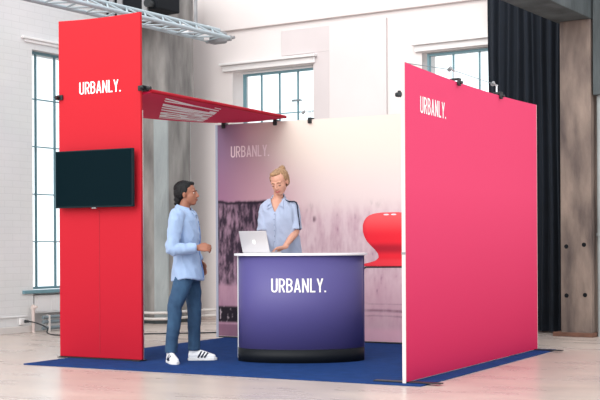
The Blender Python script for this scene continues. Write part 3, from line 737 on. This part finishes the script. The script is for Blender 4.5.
def face_parts(par, Mx, lip, brow, lid_closed=False, smile=0.0):
    for q in (-1, 1):
        if lid_closed:          # looking down: lashes lie on the cheek side of the lid
            b = B(); b.limb([(0.0855, 0.019*q, -0.006), (0.0885, 0.030*q, -0.0095), (0.0800, 0.043*q, -0.007)], [0.0018, 0.0026, 0.0018], M_=Mx, n=8); b.done('eyelashes', 'iris', par, smooth=True)
        else:
            b = B(); b.ball((0.0795, 0.031*q, 0.000), (0.0065, 0.0115, 0.0042), Mx, 12, 8); ey = b.done('eye', 'eye', par, smooth=True)
            b = B(); b.ball((0.0838, 0.031*q, 0.0), (0.0032, 0.0075, 0.0046), Mx, 10, 8); b.done('iris', 'iris', ey, smooth=True)
        b = B(); b.limb([(0.089, 0.014*q, 0.019), (0.0905, 0.028*q, 0.0245), (0.079, 0.047*q, 0.019)], [0.0035, 0.0038, 0.002], M_=Mx, n=8); b.done('eyebrow', brow, par, smooth=True)
    b = B(); b.limb([(0.083, -0.026, -0.064+smile), (0.0975, -0.011, -0.066), (0.100, 0, -0.0665), (0.0975, 0.011, -0.066), (0.083, 0.026, -0.064+smile)], [0.0028, 0.0052, 0.0058, 0.0052, 0.0028], ref=(0, 0, 1), M_=Mx, n=8)
    b.done('lips', lip, par, smooth=True)

def collar(par, m, c, r, tiltv, front, gap=40, h=0.045):
    """fold-down collar: leaning band round the neck, open at the front direction (radians)"""
    b = B(); n = 28; rings = []
    for i in range(n+1):
        a = front+math.radians(gap/2)+(2*PI-math.radians(gap))*i/n
        d = Vector((math.cos(a), math.sin(a), 0)); w = abs(i/n-0.5)*2
        base = Vector(c)+Vector((d.x*r[0], d.y*r[1], 0))+Vector(tiltv)*math.cos(a-front)
        fall = h*(0.8+0.75*w**3)
        ring = [base+Vector((0, 0, 0.012))-d*0.004, base+d*0.006+Vector((0, 0, 0.016)), base+d*(0.022+0.012*w)+Vector((0, 0, -fall)), base+d*(0.015+0.012*w)+Vector((0, 0, -fall))]
        rings.append([b.bm.verts.new(p) for p in ring])
    for i in range(n):
        for k in range(4): b.bm.faces.new((rings[i][k], rings[i][(k+1) % 4], rings[i+1][(k+1) % 4], rings[i+1][k]))
    b.bm.faces.new(rings[0][::-1]); b.bm.faces.new(rings[-1])
    return b.done('collar', m, par, smooth=False)

def cut_v(o, c, ang, z0, slope):
    """open a shirt at the neck: a wedge of cloth is left out in the direction ang"""
    bm = bmesh.new(); bm.from_mesh(o.data); d = Vector((math.cos(ang), math.sin(ang))); p = Vector((-d.y, d.x)); kill = []
    for v in bm.verts:
        q = Vector((v.co.x, v.co.y)); f = (q-Vector((c[2], 0))).dot(d)
        if v.co.z > z0 and f > 0.02 and abs((q-Vector((c[2], 0))).dot(p)) < (v.co.z-z0)*slope: kill.append(v)
    bmesh.ops.delete(bm, geom=kill, context='VERTS')
    for _ in range(6): bmesh.ops.smooth_vert(bm, verts=[v for v in bm.verts if v.is_boundary], factor=0.5, use_axis_x=True, use_axis_y=True, use_axis_z=True)
    bm.to_mesh(o.data); bm.free()

from mathutils.bvhtree import BVHTree
def onto(o, c, ang):
    """returns f(side, z, off): the point of the cloth seen from direction ang, side metres to the left of it"""
    tr_ = BVHTree.FromPolygons([v.co.copy() for v in o.data.vertices], [tuple(p.vertices) for p in o.data.polygons])
    d = Vector((math.cos(ang), math.sin(ang), 0)); p = Vector((-d.y, d.x, 0))
    def f(side, z, off=0.004):
        a = Vector((c[0], c[1], z))+p*side+d*0.6
        h = tr_.ray_cast(a, -d)
        if h[0] is None: h = tr_.find_nearest(a-d*0.5)
        return h[0]+d*off
    return f
def lapels(par, m, f, neck, tip, inner):
    for q in (-1, 1):
        b = B(); n = 5; rows = []
        for i in range(n+1):
            t = i/n
            o_ = [f(q*(neck[0]+(tip[0]-neck[0])*t), neck[1]+(tip[1]-neck[1])*t, 0.012), f(q*(neck[0]*0.86+(inner[0]-neck[0]*0.86)*t), neck[1]+0.004+(inner[1]-neck[1]-0.004)*t, 0.012)]
            rows.append([b.bm.verts.new(p_) for p_ in o_])
        for i in range(n): b.bm.faces.new((rows[i][0], rows[i][1], rows[i+1][1], rows[i+1][0]))
        bmesh.ops.recalc_face_normals(b.bm, faces=b.bm.faces); bmesh.ops.solidify(b.bm, geom=b.bm.faces[:], thickness=0.005)
        b.done('lapel', m, par)

def shoe(par, Mx, upper='shoe', sole='sole', stripes=True):
    """heel at x=0, toe at x=.285"""
    b = B(); foot = []
    prof = [(0.0, 0.0), (0.006, 0.022), (0.03, 0.033), (0.09, 0.034), (0.16, 0.042), (0.21, 0.046), (0.25, 0.040), (0.275, 0.022), (0.285, 0.0)]
    foot = [(x, y) for x, y in prof]+[(x, -y) for x, y in prof[-2:0:-1]]
    b.prism(foot, 0.0, 0.026); b.xf(Mx); sl = b.done('sole', sole, None, bevel=0.003)
    b = B()
    b.limb([(0.035, 0, 0.045), (0.09, 0, 0.055), (0.15, 0, 0.050), (0.20, 0, 0.041), (0.245, 0, 0.034)], [(0.031, 0.040), (0.033, 0.050), (0.038, 0.042), (0.041, 0.032), (0.036, 0.024)], ref=(0, 1, 0), M_=Mx)
    b.limb([(0.06, 0, 0.05), (0.056, 0, 0.075), (0.053, 0, 0.088)], [(0.030, 0.044), (0.031, 0.044), (0.032, 0.045)], ref=(0, 1, 0), M_=Mx)
    s_ = b.skin('shoe', upper, par, 0.006, 3)
    sl.parent = s_
    if stripes:
        for s in (-1, 1):
            for k in range(3):
                b = B(); x = 0.098+0.030*k
                pts = []
                for i in range(6):
                    t = i/5; z = 0.030+0.056*t*(1-0.12*k); xx = x+0.034*t
                    hw = 0.0335+0.006*(xx-0.09)/0.1; yy = s*(hw+0.0045-0.016*t**1.7)
                    pts.append((xx, yy, z))
                b.limb(pts, [(0.0085, 0.0035)]*6, ref=(1, 0, 0), n=8, sub=1, M_=Mx); b.done('stripe', 'navy', s_)
        for k in range(4):
            b = B(); b.cyl(Mx @ Vector((0.125+0.022*k, -0.024, 0.088-0.008*k)), Mx @ Vector((0.125+0.022*k, 0.024, 0.088-0.008*k)), 0.004, n=8); b.done('lace', 'sole', s_)
    return s_

def frame_x(p, x, up):            # matrix with +x along x and +z close to up
    x = Vector(x).normalized(); z = Vector(up); z = (z-x*x.dot(z)).normalized(); y = z.cross(x)
    m = Matrix((x, y, z)).transposed().to_4x4(); m.translation = Vector(p); return m

# ---------- man: local x = the way he faces, y = away from the viewpoint, z up
PM = dict(loc=view(-1.0918, 11.45, CZ), rz=YAW)
body = B()
hipR, kneeR, ankR = V(0.008, -0.09, 0.84), V(-0.085, -0.13, 0.50), V(-0.125, -0.105, 0.10)
hipL, kneeL, ankL = V(0.045, 0.09, 0.84), V(0.075, 0.11, 0.50), V(0.07, 0.13, 0.10)
shR, elR, wrR = V(-0.055, -0.185, 1.38), V(-0.098, -0.255, 1.065), V(0.140, -0.240, 1.080)
shL, elL, wrL = V(0.03, 0.175, 1.38), V(0.03, 0.245, 1.10), V(0.125, 0.20, 0.945)
TOR = [((0.02, 0, 0.84), (0.11, 0.075)), ((0.02, 0, 0.95), (0.14, 0.095)), ((0.02, 0, 1.08), (0.15, 0.105)), ((0.01, 0, 1.22), (0.165, 0.115)), ((-0.005, 0, 1.34), (0.18, 0.11)), ((-0.012, 0, 1.415), (0.10, 0.07)), ((-0.008, 0, 1.45), (0.060, 0.060))]
body.limb([t[0] for t in TOR], [t[1] for t in TOR], n=24)
body.limb([(-0.012, 0, 1.43), (0.0, 0, 1.49), (0.018, 0, 1.56)], [0.058, 0.054, 0.054])
HM = Matrix.Translation((0.020, 0, 1.594)) @ Matrix.Rotation(math.radians(-12), 4, 'Z') @ Matrix.Rotation(math.radians(-3), 4, 'Y')
head(body, HM)
for (s, e, w) in ((shR, elR, wrR), (shL, elL, wrL)):
    body.limb([s, s.lerp(e, 0.5), e, e.lerp(w, 0.4), w], [0.044, 0.043, 0.038, 0.036, 0.026])
hand(body, frame_x(wrR, (1.0, -0.02, 0.02), (0.15, -0.9, 0.45)), 1, (32, 48, 35))
hand(body, frame_x(wrL, (0.35, -0.1, -0.93), (0.35, 0.9, 0.1)), -1, (20, 25, 20))
for (h_, k_, a_) in ((hipR, kneeR, ankR), (hipL, kneeL, ankL)):
    body.limb([h_+V(0, 0, -0.05), h_.lerp(k_, 0.5), k_, k_.lerp(a_, 0.35), a_, a_+V(0, 0, -0.04)], [0.060, 0.062, 0.048, 0.048, 0.034, 0.034])
man = body.skin('person', 'skin_tan', None, 0.0045, 3, loc=PM['loc'], rz=PM['rz'])
tag(man, 'dark-haired person in light blue shirt, jeans and white trainers, standing beside the counter', 'person')
face_parts(man, HM, 'lip_dark', 'hair_dark', smile=0.008)
# hair
b = B()
for c, r in (((-0.030, 0, 0.050), (0.096, 0.082, 0.076)), ((-0.055, 0, 0.010), (0.070, 0.083, 0.085)), ((-0.080, 0, -0.055), (0.040, 0.064, 0.052)), ((-0.082, 0, -0.092), (0.032, 0.052, 0.034)),
             ((-0.02, 0, 0.078), (0.070, 0.060, 0.046)), ((0.036, 0.01, 0.092), (0.036, 0.046, 0.020))): b.ball(c, r, HM)
for s in (-1, 1): b.ball((-0.045, 0.064*s, 0.005), (0.032, 0.022, 0.052), HM); b.ball((0.000, 0.071*s, 0.034), (0.026, 0.012, 0.034), HM)
for k in range(7): b.ball((-0.098+0.012*math.sin(k*2.1), -0.045+0.015*k, -0.07-0.02*math.cos(k*1.7)), 0.018, HM, 10, 8)
b.skin('hair', 'hair_dark', man, 0.006, 3, wrinkle=0.004, wscale=60)
# stubble along the jaw
# shirt
b = B(); SH = [((0.026, 0, 0.785), (0.194, 0.152)), ((0.024, 0, 0.86), (0.188, 0.146)), ((0.022, 0, 0.95), (0.176, 0.128)), ((0.018, 0, 1.06), (0.172, 0.122)), ((0.012, 0, 1.20), (0.186, 0.132)), ((-0.002, 0, 1.33), (0.196, 0.126)), ((-0.012, 0, 1.41), (0.150, 0.094)), ((-0.010, 0, 1.448), (0.074, 0.070))]
b.limb([t[0] for t in SH], [t[1] for t in SH], n=28, round_=False)
for (s, e, w) in ((shR, elR, wrR), (shL, elL, wrL)):
    b.limb([s+(s-e)*-0.02, s.lerp(e, 0.3), s.lerp(e, 0.65), e, e.lerp(w, 0.35), e.lerp(w, 0.8), e.lerp(w, 0.93)], [0.068, 0.068, 0.060, 0.056, 0.053, 0.045, 0.040], round_=False)
    b.ball(s, 0.070)
shirt = b.skin('shirt', 'shirt_blue', man, 0.0065, 3, wrinkle=0.008, wscale=13, tail=(0.03, 0.79, 0.032))
cut_v(shirt, (0, 0, -0.005), -0.35, 1.35, 0.32)
collar(shirt, 'shirt_blue', (-0.006, 0, 1.462), (0.070, 0.074), (0.0, 0, -0.024), -0.35, 50, 0.040)
for (e, w) in ((elR, wrR), (elL, wrL)):
    b = B(); b.limb([e.lerp(w, 0.80), e.lerp(w, 0.97)], [0.046, 0.043], round_=False); b.skin('cuff', 'shirt_blue', shirt, 0.006, 2)
fa = -0.35; fm = onto(shirt, (0.01, 0), fa)
lapels(shirt, 'shirt_blue', fm, (0.060, 1.445), (0.070, 1.365), (0.030, 1.395))
pl2 = [fm(0.012, z, 0.001) for z in (1.33, 1.25, 1.15, 1.05, 0.95, 0.86, 0.80)]
b = B(); b.limb(pl2, [(0.013, 0.003)]*len(pl2), ref=(-math.sin(fa), math.cos(fa), 0), n=8); b.done('placket', 'shirt_trim', shirt, smooth=True)
for z in (1.30, 1.20, 1.10, 1.00, 0.90):
    b = B(); b.ball(fm(0.012, z, 0.004), 0.005, u=10, v=6); b.done('button', 'button', shirt)
# jeans
b = B(); b.limb([(0.022, 0, 0.93), (0.024, 0, 0.84), (0.022, 0, 0.77)], [(0.150, 0.112), (0.158, 0.124), (0.14, 0.105)], n=24, round_=False)
for (h_, k_, a_) in ((hipR, kneeR, ankR), (hipL, kneeL, ankL)):
    b.limb([h_+V(0, 0, -0.01), h_.lerp(k_, 0.4), k_+V(0, 0, 0.03), k_+V(0, 0, -0.06), k_.lerp(a_, 0.6), a_+V(0, 0, 0.012)], [(0.068, 0.085), (0.078, 0.085), 0.068, 0.065, 0.058, 0.056], round_=False)
jeans = b.skin('jeans', 'denim', man, 0.008, 3, wrinkle=0.005, wscale=14)
for a_ in (ankR, ankL):
    b = B(); b.limb([a_+V(0, 0, -0.004), a_+V(0, 0, 0.03)], [0.060, 0.060], round_=False); b.skin('hem', 'denim', jeans, 0.006, 2)
tz = 0.0
shoe(man, frame_x((-0.158, -0.045, tz), (0.36, -0.93, 0), (0, 0, 1)))
shoe(man, frame_x((0.010, 0.115, tz), (0.985, 0.12, 0), (0, 0, 1)))

# ---------- woman behind the counter: local x = to the right in the photo, y = away, z up
PWn = dict(loc=view(-0.1805, 12.10, CZ), rz=YAW)
body = B()
shR, elR, wrR = V(-0.165, 0.0, 1.485), V(-0.185, -0.06, 1.22), V(-0.17, -0.30, 1.09)
shL, elL, wrL = V(0.112, 0.0, 1.49), V(0.140, -0.05, 1.235), V(0.030, -0.29, 1.082)
TOR = [((-0.03, 0, 0.98), (0.125, 0.175)), ((-0.03, 0, 1.10), (0.115, 0.155)), ((-0.03, 0, 1.20), (0.105, 0.14)), ((-0.035, -0.01, 1.34), (0.12, 0.16)), ((-0.038, 0, 1.46), (0.10, 0.165)), ((-0.038, 0.005, 1.53), (0.07, 0.11)), ((-0.036, 0.005, 1.57), (0.055, 0.056))]
body.limb([t[0] for t in TOR], [t[1] for t in TOR], n=24)
body.limb([(-0.036, 0.005, 1.54), (-0.034, -0.01, 1.60), (-0.032, -0.03, 1.68)], [0.052, 0.047, 0.047])
HF = Matrix.Translation((-0.022, -0.045, 1.735)) @ Matrix.Rotation(math.radians(-90-22), 4, 'Z') @ Matrix.Rotation(math.radians(25), 4, 'Y') @ Matrix.Rotation(math.radians(6), 4, 'X') @ Matrix.Diagonal((1.05, 1.12, 1.05, 1))
head(body, HF)
for (s, e, w) in ((shR, elR, wrR), (shL, elL, wrL)):
    body.limb([s, s.lerp(e, 0.5), e, e.lerp(w, 0.4), w], [0.046, 0.042, 0.036, 0.035, 0.024])
hand(body, frame_x(wrL, (-0.86, -0.30, -0.16), (-0.1, 0.25, 1)), -1, (22, 28, 22))
hand(body, frame_x(wrR, (0.1, -0.9, -0.16), (0.05, -0.1, 1)), -1, (22, 28, 22))
for sx in (-1, 1):
    h_ = V(-0.03+sx*0.09, 0, 0.94)
    body.limb([h_, h_+V(0.005*sx, -0.01, -0.22), h_+V(0.005*sx, 0.0, -0.44), h_+V(0.005*sx, 0.03, -0.62), h_+V(0.005*sx, 0.04, -0.85), h_+V(0.005*sx, 0.04, -0.89)], [0.09, 0.075, 0.054, 0.054, 0.036, 0.036])
wom = body.skin('person', 'skin_fair', None, 0.0045, 3, loc=PWn['loc'], rz=PWn['rz'])
tag(wom, 'blond person with hair bun and pale blue shirt, looking down behind the counter', 'person')
face_parts(wom, HF, 'lip', 'hair_blond', True, smile=0.010)
b = B()
for c, r in (((-0.034, 0, 0.044), (0.093, 0.080, 0.074)), ((-0.055, 0, 0.015), (0.068, 0.078, 0.085)), ((-0.062, 0, -0.04), (0.045, 0.060, 0.045)), ((-0.022, 0, 0.074), (0.070, 0.060, 0.042)), ((0.028, -0.01, 0.092), (0.036, 0.050, 0.020))): b.ball(c, r, HF)
for s in (-1, 1): b.ball((-0.035, 0.062*s, -0.005), (0.032, 0.020, 0.052), HF); b.ball((0.000, 0.070*s, 0.034), (0.028, 0.012, 0.036), HF)
hair = b.skin('hair', 'hair_blond', wom, 0.006, 3, wrinkle=0.003, wscale=50)
b = B(); b.ball((-0.082, 0.018, 0.092), (0.034, 0.036, 0.030), HF); b.ball((-0.092, 0.022, 0.106), (0.026, 0.026, 0.020), HF); b.skin('hair_bun', 'hair_blond', hair, 0.005, 2, wrinkle=0.003, wscale=60)
# shirt
b = B(); SF = [((-0.022, 0, 0.96), (0.150, 0.225)), ((-0.022, 0, 1.08), (0.140, 0.215)), ((-0.026, 0, 1.22), (0.132, 0.192)), ((-0.034, -0.01, 1.36), (0.138, 0.182)), ((-0.038, 0, 1.47), (0.112, 0.178)), ((-0.038, 0.004, 1.53), (0.085, 0.132)), ((-0.036, 0.010, 1.565), (0.066, 0.074))]
b.limb([t[0] for t in SF], [t[1] for t in SF], n=28, round_=False)
for (s, e) in ((shR, elR), (shL, elL)):
    b.limb([s, s.lerp(e, 0.35), s.lerp(e, 0.72), s.lerp(e, 0.93)], [0.056, 0.060, 0.061, 0.063], round_=False); b.ball(s+V(0, 0, -0.008), 0.056)
shirt = b.skin('shirt', 'shirt_stripe', wom, 0.0065, 3, wrinkle=0.008, wscale=11)
fd = math.radians(-90-14)
cut_v(shirt, (0, 0, -0.036), fd, 1.435, 0.42)
collar(shirt, 'shirt_stripe', (-0.036, 0.002, 1.572), (0.064, 0.064), (0.0, 0, -0.040), fd, 95, 0.042)
b = B(); P0 = shL+V(-0.062, -0.01, 0.052)
b.limb([P0+V(-0.022, -0.03, 0.012), P0+V(0.02, -0.045, -0.005), shL+V(0.035, -0.052, 0.035), shL.lerp(elL, 0.3)+V(0.042, -0.052, 0), shL.lerp(elL, 0.62)+V(0.044, -0.049, 0), shL.lerp(elL, 0.92)+V(0.042, -0.048, 0)], [(0.013, 0.006)]*6, ref=(0.3, -1, 0.3), n=10)
b.done('sleeve_band', 'navy', shirt, smooth=True)
fw = onto(shirt, (-0.036, 0), fd)
lapels(shirt, 'shirt_stripe', fw, (0.072, 1.548), (0.078, 1.462), (0.030, 1.488))
b = B(); pp = [fw(0.0, z, 0.001) for z in (1.425, 1.36, 1.28, 1.20, 1.12, 1.04)]
b.limb(pp, [(0.014, 0.003)]*len(pp), ref=(1, 0, 0), n=8); b.done('placket', 'shirt_stripe', shirt, smooth=True)
for z in (1.41, 1.355, 1.30, 1.245, 1.19, 1.135):
    b = B(); b.ball(fw(0.0, z, 0.005), 0.0055, u=10, v=6); b.done('button', 'button', shirt)
b = B(); b.limb([(-0.03, 0, 1.04), (-0.03, 0, 0.94), (-0.03, 0, 0.88)], [(0.13, 0.180), (0.13, 0.185), (0.115, 0.17)], ref=(0, 1, 0), n=24, round_=False)
for sx in (-1, 1):
    h_ = V(-0.03+sx*0.092, 0, 0.93)
    b.limb([h_, h_+V(0.005*sx, -0.01, -0.22), h_+V(0.005*sx, 0, -0.44), h_+V(0.005*sx, 0.03, -0.62), h_+V(0.005*sx, 0.04, -0.83)], [0.10, 0.087, 0.067, 0.064, 0.056], round_=False)
b.skin('trousers', 'trousers', wom, 0.009, 3)
for sx in (-1, 1): shoe(wom, frame_x((-0.03+sx*0.098, 0.10, 0), (0.08*sx, -1, 0), (0, 0, 1)), 'navy', 'sole', False)

# ================================================================== light, sky, camera
w = bpy.data.worlds.new('World'); sc.world = w; w.use_nodes = True
bg = w.node_tree.nodes['Background']; bg.inputs['Color'].default_value = (0.93, 0.97, 1.0, 1); bg.inputs['Strength'].default_value = 0.85
sd = bpy.data.lights.new('sun', 'SUN'); sd.energy = 1.0; sd.angle = math.radians(50); sd.color = (1.0, 0.96, 0.92)
so_ = bpy.data.objects.new('sun', sd); COL.objects.link(so_)
d = Vector((0.03, 0.85, -0.48)); so_.rotation_euler = d.to_track_quat('-Z', 'Y').to_euler(); so_.location = (-10, -2, 9)

cd = bpy.data.cameras.new('camera'); cam = bpy.data.objects.new('camera', cd); COL.objects.link(cam)
cd.sensor_fit = 'HORIZONTAL'; cd.sensor_width = 36; cd.lens = 1206.5/600*36; cd.shift_y = (245.36-200)/600; cd.clip_end = 200
cam.matrix_world = Matrix.Translation((0, 0, 1.11)) @ Matrix.Rotation(YAW, 4, 'Z') @ Matrix.Rotation(PI/2, 4, 'X') @ Matrix.Rotation(math.radians(-0.293), 4, 'Z')
sc.camera = cam
vs = sc.view_settings; vs.view_transform = 'Standard'; vs.look = 'None'; vs.gamma = 1; vs.use_curve_mapping = False; vs.exposure = 1.08
